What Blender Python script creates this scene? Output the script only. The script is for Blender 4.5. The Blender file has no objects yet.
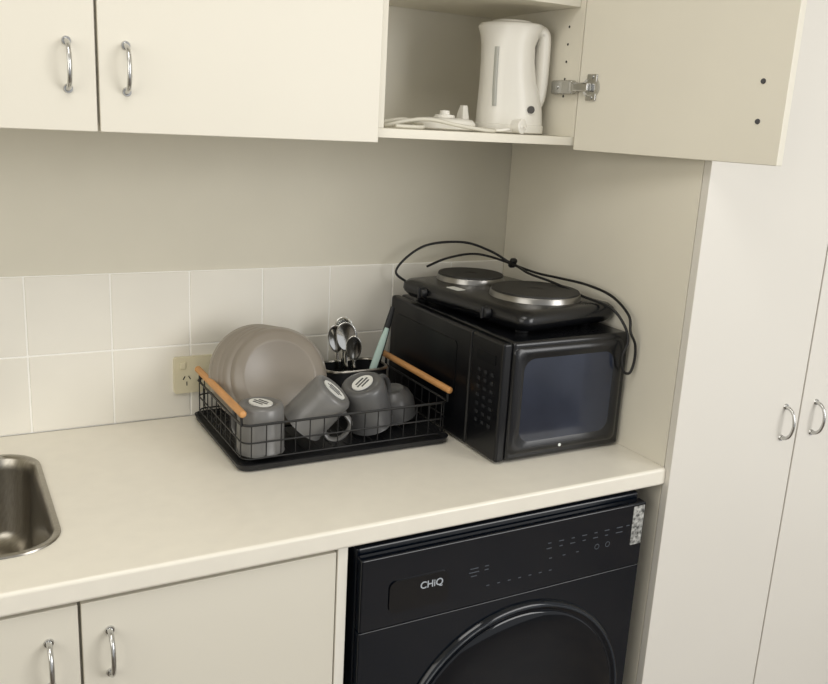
import bpy, bmesh, math, random
from mathutils import Vector, Matrix, Quaternion
from mathutils.geometry import tessellate_polygon
random.seed(4)
scene=bpy.context.scene
COL=scene.collection
try: scene.view_settings.view_transform='Standard'
except Exception: pass

# ---------------------------------------------------------------- materials
def lin(c):
    c=c/255.0
    return c/12.92 if c<=0.04045 else ((c+0.055)/1.055)**2.4
def mat(name,rgb,rough=.5,metal=0.,var=.03,scale=6.,bump=0.,bscale=200.,coat=0.,spec=.5,stretch=None,trans=0.):
    m=bpy.data.materials.new(name); m.use_nodes=True
    nt=m.node_tree; b=nt.nodes['Principled BSDF']
    c=[lin(v) for v in rgb]
    tc=nt.nodes.new('ShaderNodeTexCoord')
    mp=nt.nodes.new('ShaderNodeMapping'); nt.links.new(tc.outputs['Object'],mp.inputs['Vector'])
    if stretch: mp.inputs['Scale'].default_value=stretch
    n=nt.nodes.new('ShaderNodeTexNoise'); n.inputs['Scale'].default_value=scale; n.inputs['Detail'].default_value=3
    nt.links.new(mp.outputs[0],n.inputs['Vector'])
    r=nt.nodes.new('ShaderNodeValToRGB')
    r.color_ramp.elements[0].position=.3; r.color_ramp.elements[1].position=.7
    r.color_ramp.elements[0].color=[v*(1-var*2) for v in c]+[1]
    r.color_ramp.elements[1].color=[min(1,v*(1+var)) for v in c]+[1]
    nt.links.new(n.outputs['Fac'],r.inputs['Fac']); nt.links.new(r.outputs['Color'],b.inputs['Base Color'])
    b.inputs['Roughness'].default_value=rough; b.inputs['Metallic'].default_value=metal
    b.inputs['Specular IOR Level'].default_value=spec
    b.inputs['Coat Weight'].default_value=coat
    b.inputs['Transmission Weight'].default_value=trans
    if bump>0:
        n2=nt.nodes.new('ShaderNodeTexNoise'); n2.inputs['Scale'].default_value=bscale
        nt.links.new(tc.outputs['Object'],n2.inputs['Vector'])
        bp=nt.nodes.new('ShaderNodeBump'); bp.inputs['Strength'].default_value=bump; bp.inputs['Distance'].default_value=.001
        nt.links.new(n2.outputs['Fac'],bp.inputs['Height']); nt.links.new(bp.outputs[0],b.inputs['Normal'])
    return m
M_wall=mat('painted_plaster',(212,207,191),.75,var=.015,bump=.15,bscale=120)
M_ceil=mat('ceiling_paint',(225,222,212),.8)
M_floor=mat('floor_vinyl',(112,102,90),.45,var=.12)
M_tile=mat('ceramic_tile_glaze',(230,226,215),.16,var=.02,scale=5,spec=.5,bump=.15,bscale=14)
M_grout=mat('grout',(246,244,238),.85)
M_cab=mat('cream_laminate',(222,217,203),.42,var=.01,scale=2,bump=.05)
M_cabin=mat('cabinet_interior_laminate',(228,223,208),.5,var=.01)
M_edge=mat('edge_strip_laminate',(234,230,219),.45,var=.01)
M_pan=mat('white_laminate',(222,218,209),.40,var=.01,scale=2)
M_top=mat('cream_worktop_laminate',(235,230,217),.30,var=.012,scale=30,bump=.05)
M_chrome=mat('satin_chrome',(200,200,198),.2,1.,var=.02)
M_ring=mat('dulled_steel_ring',(150,148,144),.3,1.,var=.05)
M_cut=mat('polished_cutlery_steel',(230,230,227),.12,1.,var=.02)
M_steel=mat('brushed_steel',(165,160,150),.3,1.,var=.08,scale=60,stretch=(1,12,1))
M_blk=mat('black_enamel',(17,18,21),.26,var=.05,spec=.5)
M_blkg=mat('gloss_black_plastic',(5,6,9),.12,var=.03)
M_blks=mat('satin_black_plastic',(12,13,16),.30,var=.03,spec=.38)
M_blkm=mat('matt_black_plastic',(20,21,24),.5)
M_wash=mat('washer_sheen_tinted_black',(6,12,21),.1,var=.03,spec=.45,bump=.08,bscale=3)  # blue sheen mixed into the black base colour
M_washp=mat('washer_gloss_panel',(6,11,20),.06,var=.03)
M_wtrim=mat('washer_dark_ring',(40,46,54),.3,var=.03)
M_glass=mat('dark_door_glass',(5,9,16),.05,var=.02)
M_glassd=mat('dull_dark_glass',(8,10,14),.3,var=.02,spec=.3)
M_blue=mat('painted_blue_sheen_panel',(44,49,62),.12,var=.16,scale=7,bump=.3,bscale=9)  # bluish reflection of the window sky put into the base colour
M_iron=mat('cast_iron_plate',(32,31,30),.55,var=.1,scale=40,bump=.2)
M_wire=mat('black_coated_wire',(16,16,17),.4)
M_wood=mat('light_bamboo',(205,150,92),.5,var=.08,scale=14,stretch=(12,1,12))
M_taupe=mat('taupe_stoneware_glaze',(138,130,119),.34,var=.03,scale=8)
M_taupe2=mat('pale_taupe_rim_glaze',(154,146,135),.4,var=.03,scale=8)
M_mug=mat('charcoal_stoneware',(114,113,111),.3,var=.05,scale=10)
M_mug2=mat('dark_charcoal_stoneware',(90,90,90),.3,var=.05,scale=10)
M_stk=mat('white_sticker_paper',(225,225,220),.6)
M_stkd=mat('sticker_dark_print',(72,72,74),.6)
M_gpo=mat('ivory_socket_plastic',(222,214,184),.35)
M_dark=mat('dark_slot',(25,22,20),.7)
M_ket=mat('white_kettle_plastic',(236,233,224),.28,var=.01)
M_ketg=mat('grey_kettle_badge',(70,68,66),.3)
M_kets=mat('grey_water_window',(178,178,170),.25)
M_cord=mat('black_rubber_cord',(18,18,19),.5)
M_cordw=mat('white_cord',(212,208,194),.5)
M_mint=mat('mint_green_plastic',(184,208,200),.4)
M_print=mat('grey_print',(74,79,86),.5)
M_logo=mat('silver_logo_print',(175,181,188),.4)
M_btn=mat('dim_button_print',(34,36,40),.5)
M_speck=mat('speckled_print_sticker',(160,160,156),.6,var=.48,scale=160)

# ---------------------------------------------------------------- helpers
def wm(o):
    m=o.matrix_basis.copy(); p=o.parent
    while p: m=p.matrix_basis@m; p=p.parent
    return m
def fin(name,bm,material,parent=None,world=True,label=None,cat=None,structure=False,angle=50,group=None,wn=True):
    bmesh.ops.recalc_face_normals(bm,faces=bm.faces)
    me=bpy.data.meshes.new(name); bm.to_mesh(me); bm.free()
    if parent is not None and world: me.transform(wm(parent).inverted())
    for p in me.polygons: p.use_smooth=True
    me.set_sharp_from_angle(angle=math.radians(angle))
    me.materials.append(material)
    o=bpy.data.objects.new(name,me); COL.objects.link(o)
    if parent is not None: o.parent=parent
    else:
        vs=[v.co for v in me.vertices]
        c=Vector(((min(v.x for v in vs)+max(v.x for v in vs))/2,(min(v.y for v in vs)+max(v.y for v in vs))/2,min(v.z for v in vs)))
        me.transform(Matrix.Translation(-c)); o.location=c
    if wn:
        md=o.modifiers.new('weighted','WEIGHTED_NORMAL'); md.keep_sharp=True; md.weight=80
    if label: o['label']=label
    if cat: o['category']=cat
    if structure: o['kind']='structure'
    if group: o['group']=group
    return o
def thing(name,label,cat,loc,rot=None,group=None):
    e=bpy.data.objects.new(name,None); e.empty_display_size=.05; COL.objects.link(e)
    e.location=loc
    if rot is not None:
        e.rotation_mode='QUATERNION'; e.rotation_quaternion=rot
    e['label']=label; e['category']=cat
    if group: e['group']=group
    return e
def rbox(a,b,bev=.002,seg=2,bm=None,M=None):
    t=bmesh.new(); bmesh.ops.create_cube(t,size=1)
    s=[abs(b[i]-a[i]) for i in range(3)]; c=[(a[i]+b[i])/2 for i in range(3)]
    for v in t.verts: v.co=Vector([v.co[i]*s[i]+c[i] for i in range(3)])
    if bev>0: bmesh.ops.bevel(t,geom=list(t.edges),offset=min(bev,min(s)*.45),segments=seg,affect='EDGES',profile=.5)
    if M is not None: t.transform(M)
    return merge(bm,t)
def merge(bm,t):
    if bm is None: return t
    me=bpy.data.meshes.new('tmp'); t.to_mesh(me); t.free(); bm.from_mesh(me); bpy.data.meshes.remove(me); return bm
def lathe(prof,n=48,bm=None,M=None,sx=1,sy=1):
    t=bmesh.new(); rings=[]
    for r,z in prof:
        if r<1e-6: rings.append([t.verts.new((0,0,z))])
        else: rings.append([t.verts.new((r*sx*math.cos(2*math.pi*i/n),r*sy*math.sin(2*math.pi*i/n),z)) for i in range(n)])
    for a,b in zip(rings,rings[1:]):
        for i in range(n):
            j=(i+1)%n
            if len(a)==1 and len(b)==1: continue
            if len(a)==1: t.faces.new((a[0],b[i],b[j]))
            elif len(b)==1: t.faces.new((a[i],a[j],b[0]))
            else: t.faces.new((a[i],a[j],b[j],b[i]))
    if M is not None: t.transform(M)
    return merge(bm,t)
def cyl(p0,p1,r0,r1=None,n=24,bm=None,bev=0):
    if r1 is None: r1=r0
    p0=Vector(p0);p1=Vector(p1);d=p1-p0;L=d.length
    M=Matrix.Translation(p0)@d.to_track_quat('Z','Y').to_matrix().to_4x4()
    if bev>0: pr=[(0,0),(r0-bev,0),(r0,bev),(r1,L-bev),(r1-bev,L),(0,L)]
    else: pr=[(0,0),(r0,0),(r1,L),(0,L)]
    return lathe(pr,n,bm,M)
def cr(pts,k=8,closed=False):
    P=[Vector(p) for p in pts]; out=[]; n=len(P)
    rng=range(n) if closed else range(n-1)
    for i in rng:
        if closed: a,b,c,d=P[(i-1)%n],P[i],P[(i+1)%n],P[(i+2)%n]
        else: a,b,c,d=P[max(i-1,0)],P[i],P[i+1],P[min(i+2,n-1)]
        for j in range(k):
            t=j/k
            out.append(.5*((2*b)+(c-a)*t+(2*a-5*b+4*c-d)*t*t+(3*b-a-3*c+d)*t**3))
    if not closed: out.append(P[-1])
    return out
def tube(pts,r,n=8,bm=None,closed=False,k=8,smooth=True,flat=None,M=None):
    P=cr(pts,k,closed) if smooth else [Vector(p) for p in pts]
    N=len(P); t=bmesh.new(); rings=[]
    rf=r if callable(r) else (lambda s:r)
    prevn=None
    for i,p in enumerate(P):
        if closed: d=P[(i+1)%N]-P[(i-1)%N]
        else: d=P[min(i+1,N-1)]-P[max(i-1,0)]
        d.normalize()
        if prevn is None:
            u=d.orthogonal().normalized()
            if flat is not None:
                u=(Vector(flat)-d*Vector(flat).dot(d)).normalized()
        else: u=(prevn-d*prevn.dot(d)).normalized()
        prevn=u; w=d.cross(u)
        rr=rf(i/(N-1)); ra,rb=(rr if isinstance(rr,tuple) else (rr,rr))
        rings.append([t.verts.new(p+u*math.cos(2*math.pi*q/n)*ra+w*math.sin(2*math.pi*q/n)*rb) for q in range(n)])
    for i in range(N if closed else N-1):
        a=rings[i];b=rings[(i+1)%N]
        for q in range(n): t.faces.new((a[q],a[(q+1)%n],b[(q+1)%n],b[q]))
    if not closed:
        t.faces.new(list(reversed(rings[0]))); t.faces.new(rings[-1])
    if M is not None: t.transform(M)
    return merge(bm,t)
def rrect(x0,x1,y0,y1,r,k=6):
    out=[]
    for cx,cy,a0 in ((x1-r,y1-r,0),(x0+r,y1-r,90),(x0+r,y0+r,180),(x1-r,y0+r,270)):
        for i in range(k+1):
            a=math.radians(a0+90*i/k); out.append((cx+r*math.cos(a),cy+r*math.sin(a)))
    return out
def loft(loops,cap0=True,cap1=True,bm=None,M=None):
    t=bmesh.new(); R=[[t.verts.new(p) for p in L] for L in loops]; n=len(R[0])
    for a,b in zip(R,R[1:]):
        for i in range(n): t.faces.new((a[i],a[(i+1)%n],b[(i+1)%n],b[i]))
    if cap0: t.faces.new(list(reversed(R[0])))
    if cap1: t.faces.new(R[-1])
    if M is not None: t.transform(M)
    return merge(bm,t)
def rplate(u0,u1,v0,v1,r,d0,d1,axes,bm=None):
    L=rrect(u0,u1,v0,v1,r)
    return loft([[axes(u,v,d0) for u,v in L],[axes(u,v,d1) for u,v in L]],bm=bm)
XZ=lambda u,v,d:(u,d,v)
YZ=lambda u,v,d:(d,u,v)
def text(name,s,size,material,parent,Mw,label=None):
    c=bpy.data.curves.new(name,'FONT'); c.body=s; c.size=size; c.extrude=.0004; c.align_x='CENTER'; c.align_y='CENTER'; c.offset=size*.01
    o=bpy.data.objects.new('tmp_text',c); COL.objects.link(o); bpy.context.view_layer.update()
    me=bpy.data.meshes.new_from_object(o.evaluated_get(bpy.context.evaluated_depsgraph_get()))
    bpy.data.objects.remove(o)
    me.transform(Mw); me.transform(wm(parent).inverted()); me.materials.clear(); me.materials.append(material)
    q=bpy.data.objects.new(name,me); COL.objects.link(q); q.parent=parent
    if label: q['label']=label
    return q
FACE_Y=Matrix(((1,0,0,0),(0,0,-1,0),(0,1,0,0),(0,0,0,1)))
def bow_handle(parent,x,y,z0,z1,n=(0,-1,0),label='curved satin chrome bow handle'):
    n=Vector(n); a=Vector((x,y,z0)); b=Vector((x,y,z1)); L=z1-z0
    pts=[a,a+n*.012+Vector((0,0,.003)),a+n*.021+Vector((0,0,L*.2)),a+n*.025+Vector((0,0,L*.5)),b+n*.021-Vector((0,0,L*.2)),b+n*.012-Vector((0,0,.003)),b]
    bm=tube(pts,lambda s:(.0038+.0015*abs(2*s-1)**4,.0031+.0015*abs(2*s-1)**4),12)
    for q in (a,b): cyl(q,q+n*.0025,.0068,.0058,bm=bm)
    return fin('handle',bm,M_chrome,parent,label=label)

# ---------------------------------------------------------------- room
Wy=.006
def sbox(name,a,b,m,label): return fin(name,rbox(a,b,0),m,structure=True,label=label,cat='room')
sbox('wall_back',(-2.7,Wy,-.9),(1.9,Wy+.1,1.5),M_wall,'cream painted plaster wall behind the worktop')
sbox('wall_left',(-2.8,-3.4,-.9),(-2.7,Wy+.1,1.5),M_wall,'cream painted side wall of the kitchen')
sbox('wall_right',(1.9,-1.2,-.9),(2.0,Wy+.1,1.5),M_wall,'cream painted wall beyond the pantry')
sbox('floor',(-2.8,-3.4,-1.0),(2.0,Wy+.1,-.9),M_floor,'plain beige kitchen floor')
sbox('ceiling',(-2.8,-3.4,1.5),(2.0,Wy+.1,1.6),M_ceil,'plain white kitchen ceiling')
PX=-.005
bm=rbox((-2.69,.0020,.0),(PX-.001,Wy-.0002,.3),0)
for k in range(18):
    for r in range(2):
        x1=-.15*k-.0016 if k else PX-.0015; x0=max(-.15*(k+1)+.0016,-2.69)
        rbox((x0,.0004,.15*r+.0016),(x1,.005,.15*(r+1)-.0016),.0012,2,bm)
me_t=fin('trim_1',bm,M_tile,structure=True,label='two rows of square white glazed wall tiles above the worktop',cat='tiled splashback')
me_t.data.materials.append(M_grout)
for p in me_t.data.polygons[:6]: p.material_index=1

# ---------------------------------------------------------------- worktop with sink cut-out
def worktop():
    x0,x1,y0,y1,zt,zb=-2.69,PX-.0008,-.585,-.0005,0.,-.034
    hole=rrect(-1.474,-1.060,-.482,-.105,.06,8)
    r=.006
    outer=[(x0,y0+r),(x1,y0+r),(x1,y1),(x0,y1)]
    t=bmesh.new()
    pts=[(x,y) for x,y in outer]+hole
    tri=tessellate_polygon([[Vector((x,y,0)) for x,y in outer],[Vector((x,y,0)) for x,y in hole]])
    vt=[t.verts.new((x,y,zt)) for x,y in pts]; vb=[t.verts.new((x,y,zb)) for x,y in pts]
    for a,b,c in tri:
        t.faces.new((vt[a],vt[b],vt[c])); t.faces.new((vb[c],vb[b],vb[a]))
    n=len(hole)
    for i in range(n):
        a=4+i;b=4+(i+1)%n; t.faces.new((vt[a],vt[b],vb[b],vb[a]))
    for a,b in ((1,2),(2,3),(3,0)): t.faces.new((vt[a],vt[b],vb[b],vb[a]))
    prof=[]
    for i in range(1,7): 
        a=math.pi/2*i/6; prof.append((y0+r-r*math.sin(a),zt-r+r*math.cos(a)))
    for i in range(0,6):
        a=math.pi/2*i/6; prof.append((y0+r-r*math.cos(a),zb+r-r*math.sin(a)))
    L=[vt[0]]+[t.verts.new((x0,y,z)) for y,z in prof]+[vb[0]]
    R=[vt[1]]+[t.verts.new((x1,y,z)) for y,z in prof]+[vb[1]]
    for i in range(len(L)-1): t.faces.new((L[i],L[i+1],R[i+1],R[i]))
    t.faces.new(L); t.faces.new(R)
    return t
fin('worktop',worktop(),M_top,label='long cream laminate kitchen worktop with rounded front edge',cat='worktop')
s=thing('sink','inset stainless steel kitchen sink bowl set into the worktop','sink',(-1.267,-.29,-.17))
def rl(x0,x1,y0,y1,r,z): return [(x,y,z) for x,y in rrect(x0,x1,y0,y1,r,8)]
bx=(-1.482,-1.052,-.490,-.097)
L=[rl(bx[0],bx[1],bx[2],bx[3],.068,.0004),rl(bx[0]+.001,bx[1]-.001,bx[2]+.001,bx[3]-.001,.067,.003),
   rl(bx[0]+.008,bx[1]-.008,bx[2]+.008,bx[3]-.008,.062,.0035),rl(bx[0]+.013,bx[1]-.013,bx[2]+.013,bx[3]-.013,.058,-.002),
   rl(bx[0]+.017,bx[1]-.017,bx[2]+.017,bx[3]-.017,.056,-.02),rl(bx[0]+.024,bx[1]-.024,bx[2]+.024,bx[3]-.024,.055,-.13),
   rl(bx[0]+.045,bx[1]-.045,bx[2]+.045,bx[3]-.045,.05,-.155),rl(bx[0]+.15,bx[1]-.15,bx[2]+.14,bx[3]-.14,.03,-.16)]
fin('basin',loft(L,cap0=False,cap1=True),M_steel,s)
fin('drain',lathe([(0,.003),(.02,.002),(.028,.004),(.036,.003),(.038,0),(0,0)],32,M=Matrix.Translation((-1.267,-.29,-.1597))),M_chrome,s,label='round chrome sink drain')

# ---------------------------------------------------------------- upper cabinets
def panel(a,b,bm=None,bev=.0008): return rbox(a,b,bev,1,bm)
UB,UT=.578,1.25
u=thing('wall_cabinet','closed cream wall cabinet with two doors above the worktop','kitchen cabinet',(-.98,-.16,UB))
fin('body',panel((-1.43,-.318,UB),(-.514,.005,UT)),M_cab,u)
for x0,x1,hx in ((-1.43,-.966,-1.004),(-.962,-.5155,-.924)):
    d=fin('door',rbox((x0,-.337,.570),(x1,-.3195,1.24),.0015),M_cab,u)
    bow_handle(d,hx,-.337,.628,.692)
o=thing('open_wall_cabinet','cream wall cabinet standing open with shelves inside','kitchen cabinet',(-.29,-.16,UB))
cx0,cx1=-.5125,-.072
b=panel((cx0,-.318,UB),(cx1,.005,UB+.016))
panel((cx0,-.318,UB+.016),(cx0+.016,.005,UT),b); panel((cx1-.016,-.318,UB+.016),(cx1,.005,UT),b)
panel((cx0+.016,-.002,UB+.016),(cx1-.016,.005,UT-.016),b); panel((cx0+.016,-.318,UT-.016),(cx1-.016,.005,UT),b)
fin('body',b,M_cabin,o)
fin('shelf',panel((cx0+.0165,-.305,.831),(cx1-.0165,-.003,.847)),M_cabin,o)
fin('filler_panel',panel((cx1+.0005,-.318,UB),(PX-.0005,-.302,UT)),M_cab,o)
for yy in (-.275,-.06):
    for i in range(7): 
        if abs(.67+i*.032-.839)<.014 : continue
        fin('pin_hole',cyl((cx1-.0164,yy,.67+i*.032),(cx1-.0158,yy,.67+i*.032),.0024,n=12),M_dark,o,wn=False)
ang=math.atan2(-.41,.085)
dr=fin('door',rbox((0,0,-.008),(.415,.018,.662),.0015),M_cabin,o,world=False,label='open cream cabinet door seen from its inner face')
dr.location=Vector((-.0905,-.3235,UB))-o.location; dr.rotation_euler=(0,0,ang)
DM=wm(dr)
b=lathe([(0,0),(.020,0),(.019,.003),(.013,.004),(.012,-.0),(0,-.0)],24,M=Matrix.Translation((.030,-.0004,.108))@Matrix.Rotation(math.pi/2,4,'X'))
rbox((.020,-.004,.084),(.044,-.0004,.132),.0015,2,b)
rbox((-.004,-.017,.100),(.034,-.004,.116),.003,2,b)
rbox((-.014,-.014,.098),(.0,-.004,.118),.002,2,b)
for zz in (.089,.127): cyl((.033,-.004,zz),(.033,-.006,zz),.0035,bm=b)
b.transform(DM)
rbox((-.1015,-.313,.673),(-.0885,-.250,.699),.003,2,b)
cyl((-.1005,-.27,.686),(-.103,-.27,.686),.004,bm=b)
fin('hinge',b,M_chrome,dr,label='shiny concealed metal cup hinge')
for zz in (.637-UB,.699-UB): 
    fin('screw',cyl(DM@Vector((.372,.0001,zz)),DM@Vector((.372,-.0025,zz)),.0045,.0035,n=16),M_stkd,dr,label='dark handle fixing screw')
n=(DM.to_3x3()@Vector((0,1,0)))
p=DM@Vector((.372,.018,0))
bow_handle(dr,p.x,p.y,.637,.699,n=tuple(n))

# ---------------------------------------------------------------- pantry
p=thing('pantry_cupboard','tall white pantry cupboard with double doors beside the worktop','kitchen cupboard',(.34,-.3,-.9))
fin('body',panel((PX,-.578,-.9),(.68,.005,1.45)),M_cabin,p)
for x0,x1,hx in ((PX,.3365,.292),(.3405,.679,.384)):
    d=fin('door',rbox((x0,-.596,-.8),(x1,-.579,1.44),.0015),M_pan,p)
    bow_handle(d,hx,-.596,.026,.092)

# ---------------------------------------------------------------- base cabinet
bcab=thing('base_cabinet','cream base cabinet with two doors under the worktop','kitchen cabinet',(-1.05,-.3,-.9))
b=panel((-1.43,-.556,-.78),(-.676,-.01,-.185)); panel((-1.43,-.5,-.9),(-.676,-.48,-.781),b)
fin('body',b,M_cab,bcab)
fin('end_panel',panel((-.672,-.575,-.9),(-.655,-.01,-.0355)),M_edge,bcab)
fin('top_rail',panel((-1.43,-.556,-.184),(-.676,-.54,-.0355)),M_cab,bcab)
for x0,x1,hx in ((-1.43,-1.052,-1.090),(-1.048,-.6745,-1.012)):
    d=fin('door',rbox((x0,-.575,-.78),(x1,-.5575,-.042),.0015),M_cab,bcab)
    bow_handle(d,hx,-.575,-.156,-.090)
b2=thing('base_cabinet','cream base cabinet further along under the worktop','kitchen cabinet',(-2.0,-.3,-.9))
fin('body',panel((-2.6,-.556,-.9),(-1.434,-.01,-.185)),M_cab,b2)
fin('door',rbox((-2.6,-.575,-.78),(-1.434,-.5575,-.042),.0015),M_cab,b2)

# ---------------------------------------------------------------- washing machine
w=thing('washing_machine','black front-loading washing machine under the worktop','washing machine',(-.351,-.3,-.9))
wx0,wx1=-.640,-.055
fin('body',rbox((wx0,-.574,-.885),(wx1,-.03,-.043),.006,3),M_wash,w)
for fx in (wx0+.06,wx1-.06):
    for fy in (-.53,-.1): fin('foot',cyl((fx,fy,-.9),(fx,fy,-.885),.022),M_blkm,w)
fin('front_panel',rbox((wx0,-.5935,-.885),(wx1,-.5745,-.1835),.002,3),M_wash,w)
cp=fin('control_panel',rbox((wx0,-.595,-.1828),(wx1,-.5745,-.055),.003,3),M_washp,w)
dd=fin('detergent_drawer',rplate(-.590,-.480,-.158,-.102,.012,-.5952,-.5975,XZ),M_blkg,cp)
text('logo_lettering','CHiQ',.0175,M_logo,dd,Matrix.Translation((-.513,-.5977,-.120))@FACE_Y,'silver printed brand lettering')
marks=[(-.43,-.112,.016),(-.43,-.119,.020),(-.43,-.126,.012),(-.405,-.112,.008),(-.405,-.119,.008)]
for i in range(7): marks.append((-.40+i*.022,-.150,.006))
for i in range(6):
    for j in range(2): marks.append((-.275+i*.026,-.096-.010*j,.011 if (i+j)%2 else .007))
marks+=[(-.115,-.096,.014),(-.095,-.096,.008),(-.115,-.106,.016),(-.27,-.126,.006),(-.24,-.126,.006),(-.21,-.126,.006)]
for i,(xx,zz,ww) in enumerate(marks):
    fin('programme_mark',rbox((xx-ww/2,-.5955,zz-.0008),(xx+ww/2,-.5951,zz+.0008),0,1),M_print,cp,wn=False)
for xx in (-.165,-.140):
    fin('touch_button',lathe([(.0042,0),(.0042,.0004),(.0054,.0004),(.0054,0)],24,M=Matrix.Translation((xx,-.5951,-.125))@Matrix.Rotation(math.pi/2,4,'X')),M_print,cp,wn=False)
fin('sticker',rplate(wx1-.030,wx1-.004,-.138,-.060,.002,-.5951,-.5958,XZ),M_speck,cp,label='small speckled printed sticker')
dc=Vector((-.323,-.5940,-.449))
MD=Matrix.Translation(dc)@Matrix.Rotation(math.pi/2,4,'X')
wd=fin('door',lathe([(0,.004),(.228,.004),(.232,.006),(.235,.008),(.238,.009),(.242,.008),(.245,.005),(.247,0.0)],96,M=MD),M_wash,w,label='round dark porthole door')
fin('door_glass',lathe([(0,.022),(.08,.0215),(.14,.019),(.19,.014),(.224,.0080),(.227,.005),(0,.005)],96,M=MD),M_glass,wd)
fin('door_trim',lathe([(.2370,.0088),(.238,.0098),(.2395,.0098),(.2405,.0084)],96,M=MD),M_wtrim,wd,label='slim dark ring on the door')

# ---------------------------------------------------------------- microwave
m=thing('microwave_oven','black microwave oven on the worktop with its side to the room','microwave',(-.155,-.22,0))
mx0,mx1,my0,my1,mz0,mz1=-.308,-.013,-.456,-.012,.003,.234
fin('body',rbox((mx0+.022,my0,mz0),(mx1,my1,mz1),.008,4),M_blk,m)
for fx in (mx0+.05,mx1-.04):
    for fy in (my0+.04,my1-.04): fin('foot',cyl((fx,fy,0.0002),(fx,fy,mz0+.001),.014),M_blkm,m)
mdoor=fin('door',rbox((mx0,-.348,mz0+.001),(mx0+.0215,my1,mz1-.001),.006,3),M_blks,m)
fin('window',rplate(-.30,-.04,mz0+.035,mz1-.035,.01,mx0-.0012,mx0+.001,YZ),M_glassd,mdoor)
mcp=fin('control_panel',rbox((mx0,my0,mz0+.001),(mx0+.0215,-.350,mz1-.001),.006,3),M_blks,m)
fin('display',rplate(-.435,-.372,.185,.205,.003,mx0-.0008,mx0+.0005,YZ),M_glassd,mcp)
for r in range(7):
    for c in range(3):
        yy=-.426+c*.022; zz=.166-r*.0165
        fin('button',rplate(yy-.005,yy+.005,zz-.003,zz+.003,.0015,mx0-.0003,mx0+.0002,YZ),M_btn,mcp,wn=False)
L=lambda a,r,d:[(x,d,z) for x,z in rrect(mx0+.024+a,-.026-a,.016+a,.224-a,r,8)]
b=loft([L(0,.014,my0+.001),L(.002,.014,my0-.003),L(.008,.018,my0-.005),L(.014,.020,my0-.005),L(.024,.024,my0-.0022)],cap0=False,cap1=False)
sd=fin('side_panel',b,M_blk,m,label='raised glossy black frame on the side')
fin('inset_panel',loft([L(.0235,.024,my0-.0018),L(.0235,.024,my0-.0024)]),M_blue,sd,label='dark inset panel with a blue-grey reflection painted in')
fin('badge',cyl((-.165,my0-.004,.0245),(-.165,my0-.0058,.0245),.0032,n=16),M_stk,m,label='tiny round pale badge')

# ---------------------------------------------------------------- hotplate
HZ=.010
rot=Quaternion((0,0,1),math.radians(8))
h=thing('double_hotplate','black portable double electric hotplate on top of the microwave','hotplate',(-.162,-.226,mz1+.0005),rot)
def hl(a,r,z): return [(x,y,z+HZ) for x,y in rrect(-.125+a,.133-a,-.200+a,.192-a,r,6)]
fin('body',loft([hl(.022,.02,-.003),hl(.012,.022,-.001),hl(.002,.024,.010),hl(0,.024,.016),hl(.001,.024,.027),hl(.008,.024,.034),hl(.022,.02,.0365)]),M_blk,h,world=False)
for fx in (-.085,.085):
    for fy in (-.155,.155): fin('foot',cyl((fx,fy,0),(fx,fy,HZ-.002),.012,.014),M_blkm,h,world=False)
for (x,y,r) in ((.016,-.080,.091),(.008,.112,.073)):
    MM=Matrix.Translation((x,y,HZ-.0045))
    pl=fin('hob_plate',lathe([(0,.0545),(r*.18,.0545),(r*.2,.0555),(r*.955,.0555),(r*.970,.0535),(r*.970,.042),(0,.042)],64,M=MM),M_iron,h,world=False,label='round cast iron heating plate')
    fin('rim',lathe([(r*.972,.046),(r*.975,.0520),(r*.985,.0512),(r*1.0,.0455),(r*1.01,.0412),(r*.972,.0412)],64,M=MM),M_ring,pl,world=False,label='thin dull steel ring')
for yy in (-.10,.10):
    kb=cyl((-.1245,yy,.020+HZ),(-.138,yy,.020+HZ),.012,.0105,bm=None,bev=.002)
    rbox((-.142,yy-.0025,.009+HZ),(-.137,yy+.0025,.031+HZ),.001,1,kb)
    fin('knob',kb,M_blkm,h,world=False)
fin('sticker',rplate(-.102,-.080,.02,.06,.004,.0365+HZ,.0370+HZ,lambda u_,v_,d:(u_,v_,d)),M_stk,h,world=False,label='small white paper sticker')
cord=[(-.29,-.045,.268),(-.314,-.04,.290),(-.285,-.04,.324),(-.233,-.04,.348),(-.155,-.055,.353),(-.10,-.08,.336),(-.062,-.114,.312),(-.045,-.18,.303),(-.040,-.258,.305),(-.027,-.331,.304),(-.020,-.40,.294),(-.022,-.455,.268),(-.030,-.474,.240),(-.018,-.478,.214),(-.016,-.478,.18),(-.024,-.477,.158),(-.040,-.475,.166),(-.044,-.474,.195),(-.034,-.474,.222),(-.036,-.462,.250),(-.046,-.43,.278),(-.060,-.36,.288),(-.070,-.28,.300),(-.078,-.20,.306),(-.066,-.12,.312),(-.11,-.045,.324),(-.18,-.035,.316),(-.24,-.045,.300)]
fin('power_cord',tube(cord,.0027,8),M_cord,h,label='long looped black power cord')
b=rbox((-.008,-.006,-.011),(.008,.006,.011),.004,2); b.transform(Matrix.Translation((-.062,-.115,.314))@Matrix.Rotation(.5,4,'X'))
fin('cord_tie',b,M_cord,h)

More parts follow.
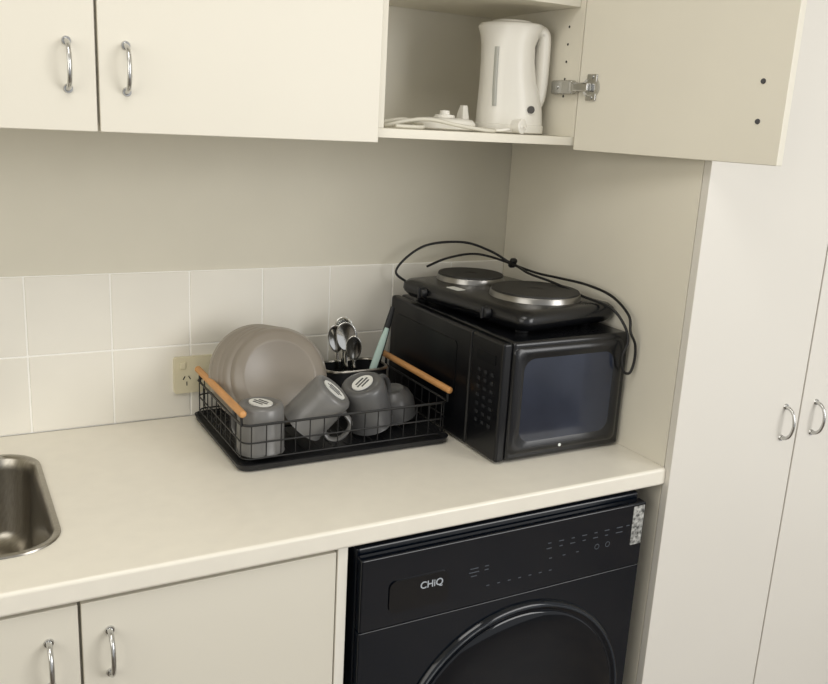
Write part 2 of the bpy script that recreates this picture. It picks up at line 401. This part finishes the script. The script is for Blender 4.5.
# ---------------------------------------------------------------- dish rack
rk=thing('dish_rack','black wire dish rack with bamboo handles holding crockery','dish rack',(-.54,-.166,0))
x0,x1,y0,y1=-.748,-.328,-.326,-.018
tr=loft([[(x,y,.001) for x,y in rrect(x0+.006,x1-.006,y0+.006,y1-.006,.016)],[(x,y,.003) for x,y in rrect(x0,x1,y0,y1,.02)],
         [(x,y,.014) for x,y in rrect(x0-.004,x1+.004,y0-.004,y1+.003,.022)],[(x,y,.0145) for x,y in rrect(x0,x1,y0,y1,.02)],
         [(x,y,.007) for x,y in rrect(x0+.006,x1-.006,y0+.006,y1-.006,.016)]])
fin('drip_tray',tr,M_blkm,rk)
b=None
for i,z in enumerate((.022,.052,.085)):
    e=.001*i
    b=tube([(x,y,z) for x,y in rrect(x0+.006-e,x1-.006+e,y0+.006-e,y1-.006+e,.018)],.0016 if i<2 else .0024,6,b,closed=True,smooth=False)
n=14
for i in range(n+1):
    xx=x0+.02+(x1-x0-.04)*i/n
    b=tube([(xx,y0+.0045,.085),(xx,y0+.0055,.026),(xx,y0+.02,.0180),(xx,y1-.02,.0180),(xx,y1-.0055,.026),(xx,y1-.0045,.085)],.0011,6,b,smooth=False)
n=9
for i in range(n+1):
    yy=y0+.02+(y1-y0-.04)*i/n
    for xs in (x0+.0055,x1-.0055): b=tube([(xs,yy,.022),(xs,yy,.085)],.0011,6,b,smooth=False)
for xs in (x0+.004,x1-.004):
    for yy in (y0+.012,y1-.03): b=tube([(xs,yy,.083),(xs,yy,.106)],.0026,6,b,smooth=False)
for i in range(5):
    yy=-.215+i*.036
    b=tube([(-.735,yy,.0205),(-.72,yy+.004,.030),(-.64,yy+.006,.033),(-.575,yy+.004,.030),(-.56,yy,.0205)],.0015,6,b)
fin('wire_basket',b,M_wire,rk)
for xs in (x0+.004,x1-.004):
    fin('bamboo_handle',cyl((xs,y0+.002,.108),(xs,y1-.015,.108),.0068,n=20,bev=.002),M_wood,rk,label='round light bamboo handle')

# ---------------------------------------------------------------- plates
def plate(c,r,nrm,g,lab):
    q=(-nrm).to_track_quat('Z','Y')
    k=r/.0925
    t=thing('plate',lab,'plate',c,q,group=g)
    fin('body',lathe([(a*k,z*k) for a,z in [(0,.002),(.060,.002),(.062,.0005),(.0655,.0005),(.0675,.002),(.078,.004),(.085,.010),(.0895,.018),(.0905,.022),(.0895,.0235),(.086,.020),(.079,.012),(.068,.0085),(.05,.0065),(0,.006)]],72),M_taupe,t,world=False,wn=False)
    fin('rim',lathe([(a*k,z*k) for a,z in [(.0905,.022),(.0925,.0245),(.0925,.027),(.091,.0275),(.0885,.0255),(.0893,.0236)]],72),M_taupe2,t,world=False,wn=False,label='paler rounded rim edge')
    return t
pc=Vector((-.628,-.186,.127)); N0=Vector((-.12,-.88,.36)).normalized()
plate(pc,.098,N0,'taupe plates in the dish rack','taupe stoneware plate at the front of the stack, underside showing')
for i in range(1,4):
    nn=Vector((-.12+.015*i,-.88,.36)).normalized()
    plate(pc-nn*(.002+.0115*i)+Vector((-.0065*i-.005,0,.004*i)),.099,nn,'taupe plates in the dish rack','taupe stoneware plate stacked on edge behind another plate')

# ---------------------------------------------------------------- mugs
def sticker(t):
    st=fin('sticker',lathe([(0,-.0006),(.0235,-.0006),(.0235,.0019),(0,.0019)],40,sx=1.05,sy=.76),M_stk,t,world=False,label='oval white paper sticker on the base')
    for yy,ww in ((.007,.012),(.0,.017),(-.007,.012)): fin('printed_line',rbox((-ww,yy-.0016,-.0011),(ww,yy+.0016,-.0005),0,1),M_stkd,st,world=False,wn=False)
def mug(mouth,bottom,want,material,label,k=1.):
    a=(Vector(mouth)-Vector(bottom)).normalized()
    xw=Vector(want); xw=(xw-a*xw.dot(a)).normalized(); yw=a.cross(xw)
    q=Matrix((xw,yw,a)).transposed().to_quaternion()
    t=thing('mug',label,'mug',Vector(bottom),q,group='stoneware mugs drying in the dish rack')
    P=[(0,.002),(.026,.002),(.028,0),(.032,0),(.0375,.002),(.0398,.006),(.041,.02),(.042,.085),(.043,.0875),(.0405,.0875),(.0385,.084),(.038,.03),(.036,.014),(.030,.008),(0,.007)]
    fin('body',lathe([(r_*k,z*k) for r_,z in P],48),material,t,world=False,wn=False)
    fin('mug_handle',tube([(.039*k,0,.072*k),(.055*k,0,.076*k),(.067*k,0,.066*k),(.070*k,0,.046*k),(.062*k,0,.026*k),(.040*k,0,.020*k)],lambda s:(.0070*k,.0042*k),10,flat=(0,1,0)),material,t,world=False)
    sticker(t)
    return t
mug((-.695,-.272,.020),(-.695,-.272,.1085),(-.4,.9,0),M_mug,'grey stoneware mug upside down with an oval sticker on its base',1.02)
mug((-.604,-.250,.054),(-.556,-.280,.120),(.7,-.4,-.6),M_mug,'grey stoneware mug upside down and leaning with an oval sticker',1.04)
mug((-.460,-.240,.034),(-.488,-.256,.120),(.8,.45,.1),M_mug2,'darker grey mug upside down and tilted with an oval sticker',1.06)
bt,mo=Vector((-.396,-.206,.084)),Vector((-.384,-.198,.026))
q=(mo-bt).to_track_quat('Z','Y')
t=fin('crockery_bowl',lathe([(0,.002),(.016,.002),(.018,0),(.022,0),(.024,.003),(.034,.010),(.041,.024),(.0435,.054),(.0445,.057),(.042,.057),(.040,.052),(.038,.026),(.030,.012),(0,.007)],48),M_mug2,label='dark grey stoneware bowl upside down in the rack corner',cat='bowl',wn=False)
t.data.transform(Matrix.Translation(t.location)); t.rotation_mode='QUATERNION'; t.rotation_quaternion=q; t.location=bt

# ---------------------------------------------------------------- cutlery caddy + cutlery
cd=thing('cutlery_caddy','dark cutlery caddy with a pale rim in the dish rack','cutlery holder',(-.43,-.088,.020))
def cl(a,z): return [(x,y,z) for x,y in rrect(-.500+a,-.363-a,-.130+a,-.046-a,.03,6)]
fin('body',loft([cl(.006,.021),cl(0,.025),cl(-.002,.102),cl(.0,.102),cl(.002,.028),cl(.01,.026)]),M_blkm,cd)
fin('rim',loft([cl(-.0025,.100),cl(-.0035,.102),cl(-.0025,.105),cl(.001,.105),cl(.002,.102)],False,False),M_steel,cd,label='pale metal rim')
def cutlery(kind,base,tip,label,material=M_cut,wid=.017):
    base=Vector(base); tip=Vector(tip); d=tip-base; L=d.length
    cam=Vector((-.5,-.86,.1)); 
    t=tube([(0,0,0),(0,0,L*.3),(0,.001,L*.64)],lambda s:((.0065-.0038*s),.0014),10,smooth=True,flat=(1,0,0))
    if kind=='spoon':
        s=bmesh.new(); bmesh.ops.create_uvsphere(s,u_segments=24,v_segments=14,radius=1)
        for v in s.verts:
            zz=v.co.z; v.co=Vector((v.co.x*wid*(1+.12*zz),(v.co.y*.0035+ .006*(1-v.co.x**2-zz*zz)) ,L*.81+zz*L*.18))
        t=merge(t,s)
    elif kind=='fork':
        rbox((-.011,-.001,L*.62),(.011,.001,L*.78),.001,1,t)
        for i in range(4): rbox((-.0108+i*.006,-.0009,L*.77),(-.0072+i*.006,.0009,L*.99),.0008,1,t)
    elif kind=='knife':
        t=tube([(0,0,0),(0,0,L*.4),(0,0,L*.75),(0,0,L)],lambda s:(.0045+.003*math.sin(math.pi*s),.003),12,flat=(1,0,0))
    q=d.to_track_quat('Z','Y')
    f=(q@Vector((0,-1,0))); tgt=(cam-d.normalized()*cam.dot(d.normalized())).normalized()
    angle=f.angle(tgt); 
    if f.cross(tgt).dot(d)<0: angle=-angle
    q=Quaternion(d.normalized(),angle)@q
    o_=fin(kind,t,material,label=label,cat=kind,group='cutlery standing in the caddy')
    o_.data.transform(Matrix.Translation(o_.location)); o_.rotation_mode='QUATERNION'; o_.rotation_quaternion=q; o_.location=base
    return o_
cutlery('spoon',(-.452,-.105,.030),(-.458,-.106,.204),'shiny steel spoon standing bowl up in the caddy',wid=.021)
cutlery('spoon',(-.446,-.070,.030),(-.446,-.068,.206),'shiny steel spoon standing bowl up in the caddy',wid=.020)
cutlery('spoon',(-.460,-.085,.030),(-.472,-.086,.194),'small steel teaspoon standing bowl up in the caddy',wid=.017)
cutlery('spoon',(-.438,-.112,.030),(-.445,-.119,.176),'small steel teaspoon standing bowl up in the caddy',wid=.016)
cutlery('fork',(-.432,-.088,.030),(-.436,-.090,.178),'steel fork standing tines up in the caddy')
cutlery('knife',(-.415,-.105,.030),(-.362,-.104,.183),'pale mint green handled utensil leaning in the caddy',M_mint)
cutlery('knife',(-.392,-.085,.030),(-.338,-.080,.222),'slim black utensil leaning out of the caddy',M_blkm)

# ---------------------------------------------------------------- power outlet
g=thing('power_outlet','ivory double power outlet on the tiled splashback','power outlet',(-.7275,-.005,.052))
fin('faceplate',rplate(-.785,-.670,.052,.127,.005,.0002,-.008,XZ),M_gpo,g)
for cx in (-.760,-.695):
    for sx_,a in ((-.0055,.5),(.0055,-.5)):
        t=rbox((-.0009,-.0005,-.004),(.0009,.0005,.004),0); t.transform(Matrix.Translation((cx+sx_,-.0083,.084))@Matrix.Rotation(a,4,'Y')); fin('slot',t,M_dark,g,wn=False)
    fin('slot',rbox((cx-.0009,-.0087,.068),(cx+.0009,-.0078,.076),0),M_dark,g,wn=False)
for cx in (-.768,-.687):
    fin('switch',rbox((cx-.006,-.011,.103),(cx+.006,-.008,.117),.0015),M_gpo,g)

# ---------------------------------------------------------------- kettle and its stand
kz=UB+.0165
k=thing('kettle','white plastic jug kettle standing on the open cabinet shelf','kettle',(-.170,-.214,kz),Quaternion((0,0,1),math.radians(-14)))
def kl(z,rx,ry,off=0,spout=0,n=48):
    out=[]
    for i in range(n):
        a=2*math.pi*i/n; c=math.cos(a); s_=math.sin(a)
        c2=math.copysign(abs(c)**.86,c); s2=math.copysign(abs(s_)**.86,s_)
        x=rx*c2
        if c<0: x-=spout*max(0,-c)**8
        out.append((x+off,ry*s2,z))
    return out
K=.965
loops=[kl(.000,.062,.056),kl(.003,.067,.060),kl(.017,.067,.060),kl(.0185,.0650,.058),kl(.0205,.0650,.058),kl(.05,.063,.057,-.001),kl(.075,.059,.056,-.004),kl(.10,.054,.054,-.008),kl(.14,.050,.052,-.011,.002),kl(.17,.049,.050,-.011,.005),kl(.188,.052,.048,-.007,.010),kl(.203,.056,.047,-.003,.016),kl(.2095,.055,.0455,-.002,.013),kl(.2125,.051,.042,-.002,.006)]
fin('body',loft([[(a_,b_,c_*K) for a_,b_,c_ in l] for l in loops]),M_ket,k,world=False)
fin('lid',loft([kl(.2125*K,.038,.034,-.008),kl(.2165*K,.036,.032,-.008),kl(.2185*K,.026,.022,-.008)]),M_ket,k,world=False)
fin('kettle_handle',tube([(.020,0,.187),(.040,0,.1915),(.0530,0,.189),(.0575,0,.172),(.0580,0,.12),(.0570,0,.085),(.052,0,.062),(.040,0,.044)],lambda s:(.028,.0142+.002*(2*s-1)**2),16,flat=(0,1,0)),M_ket,k,world=False)
fin('water_window',tube([(-.0478,-.0435,.050),(-.0490,-.0420,.085),(-.0490,-.0400,.13),(-.0487,-.0385,.158)],lambda s:(.0045,.0014),10,flat=(.7,-.7,0)),M_kets,k,world=False,label='narrow grey water level window')
fin('badge',cyl((.022,-.0535,.046),(.023,-.0590,.046),.0070,n=24),M_ketg,k,world=False,label='small round dark badge')
kb=thing('kettle_stand','round white kettle power stand with its cord and plug','kettle stand',(-.285,-.20,kz))
fin('disc',lathe([(0,0),(.056,0),(.060,.003),(.060,.014),(.053,.021),(.03,.023),(0,.023)],48,M=Matrix.Translation((-.312,-.205,kz))),M_ket,kb)
fin('connector',lathe([(.0,.022),(.020,.022),(.019,.028),(.010,.029),(.009,.036),(0,.037)],32,M=Matrix.Translation((-.312,-.205,kz))),M_ket,kb)
fin('cord',tube([(-.258,-.24,kz+.006),(-.249,-.285,kz+.004),(-.28,-.305,kz+.004),(-.33,-.290,kz+.010),(-.38,-.272,kz+.018),(-.42,-.26,kz+.014),(-.46,-.25,kz+.004),(-.45,-.21,kz+.008),(-.40,-.20,kz+.016),(-.382,-.225,kz+.010),(-.40,-.28,kz+.004),(-.46,-.29,kz+.004)],.0036,8),M_cordw,kb)
b=cyl((-.203,-.312,kz+.0145),(-.211,-.291,kz+.0145),.014,.012,n=24,bev=.002)
rbox((-.211,-.317,kz+.011),(-.209,-.309,kz+.014),0,1,b); rbox((-.201,-.317,kz+.011),(-.199,-.309,kz+.014),0,1,b)
tube([(-.211,-.293,kz+.010),(-.232,-.290,kz+.006),(-.252,-.287,kz+.004)],.003,8,b)
fin('plug',b,M_ket,kb)
fin('stand_clip',loft([[(x,y,kz+.0005) for x,y in rrect(-.264,-.2465,-.20,-.16,.004)],[(x,y,kz+.03) for x,y in rrect(-.262,-.2475,-.19,-.165,.003)],[(x,y,kz+.048) for x,y in rrect(-.259,-.2485,-.185,-.172,.002)]]),M_ket,kb)

# ---------------------------------------------------------------- lights
def area(name,loc,tgt,size,sy,energy,color):
    l=bpy.data.lights.new(name,'AREA'); l.shape='RECTANGLE'; l.size=size; l.size_y=sy; l.energy=energy; l.color=color
    o=bpy.data.objects.new(name,l); COL.objects.link(o); o.location=loc
    o.rotation_euler=(Vector(tgt)-Vector(loc)).to_track_quat('-Z','Y').to_euler(); return o
area('window_light',(1.1,-3.0,.75),(-.1,-.3,.0),1.5,1.5,43,(1.,.99,.975))
area('room_light',(-2.4,-1.5,.8),(.0,-.3,.3),1.4,1.2,13,(1.,.98,.94))
area('added_top_fill',(-.9,-1.2,1.47),(-.9,-1.2,0),.7,.7,8,(1.,.98,.95))  # added fill from above to brighten the worktop, no actual fitting
wd_=bpy.data.worlds.new('world'); scene.world=wd_; wd_.use_nodes=True
wd_.node_tree.nodes['Background'].inputs['Color'].default_value=(.61,.615,.62,1)
wd_.node_tree.nodes['Background'].inputs['Strength'].default_value=.95

# ---------------------------------------------------------------- camera
cam=bpy.data.cameras.new('camera'); co=bpy.data.objects.new('camera',cam); COL.objects.link(co); scene.camera=co
cam.sensor_fit='HORIZONTAL'; cam.sensor_width=36; cam.lens=874/828*36; cam.clip_start=.02
R=Vector((.8786,-.4747,.0527)).normalized(); F=Vector((.4720,.8461,-.2476)).normalized(); U=R.cross(F).normalized(); R=F.cross(U)
co.matrix_world=Matrix(((R.x,U.x,-F.x,-1.183),(R.y,U.y,-F.y,-1.695),(R.z,U.z,-F.z,.613),(0,0,0,1)))
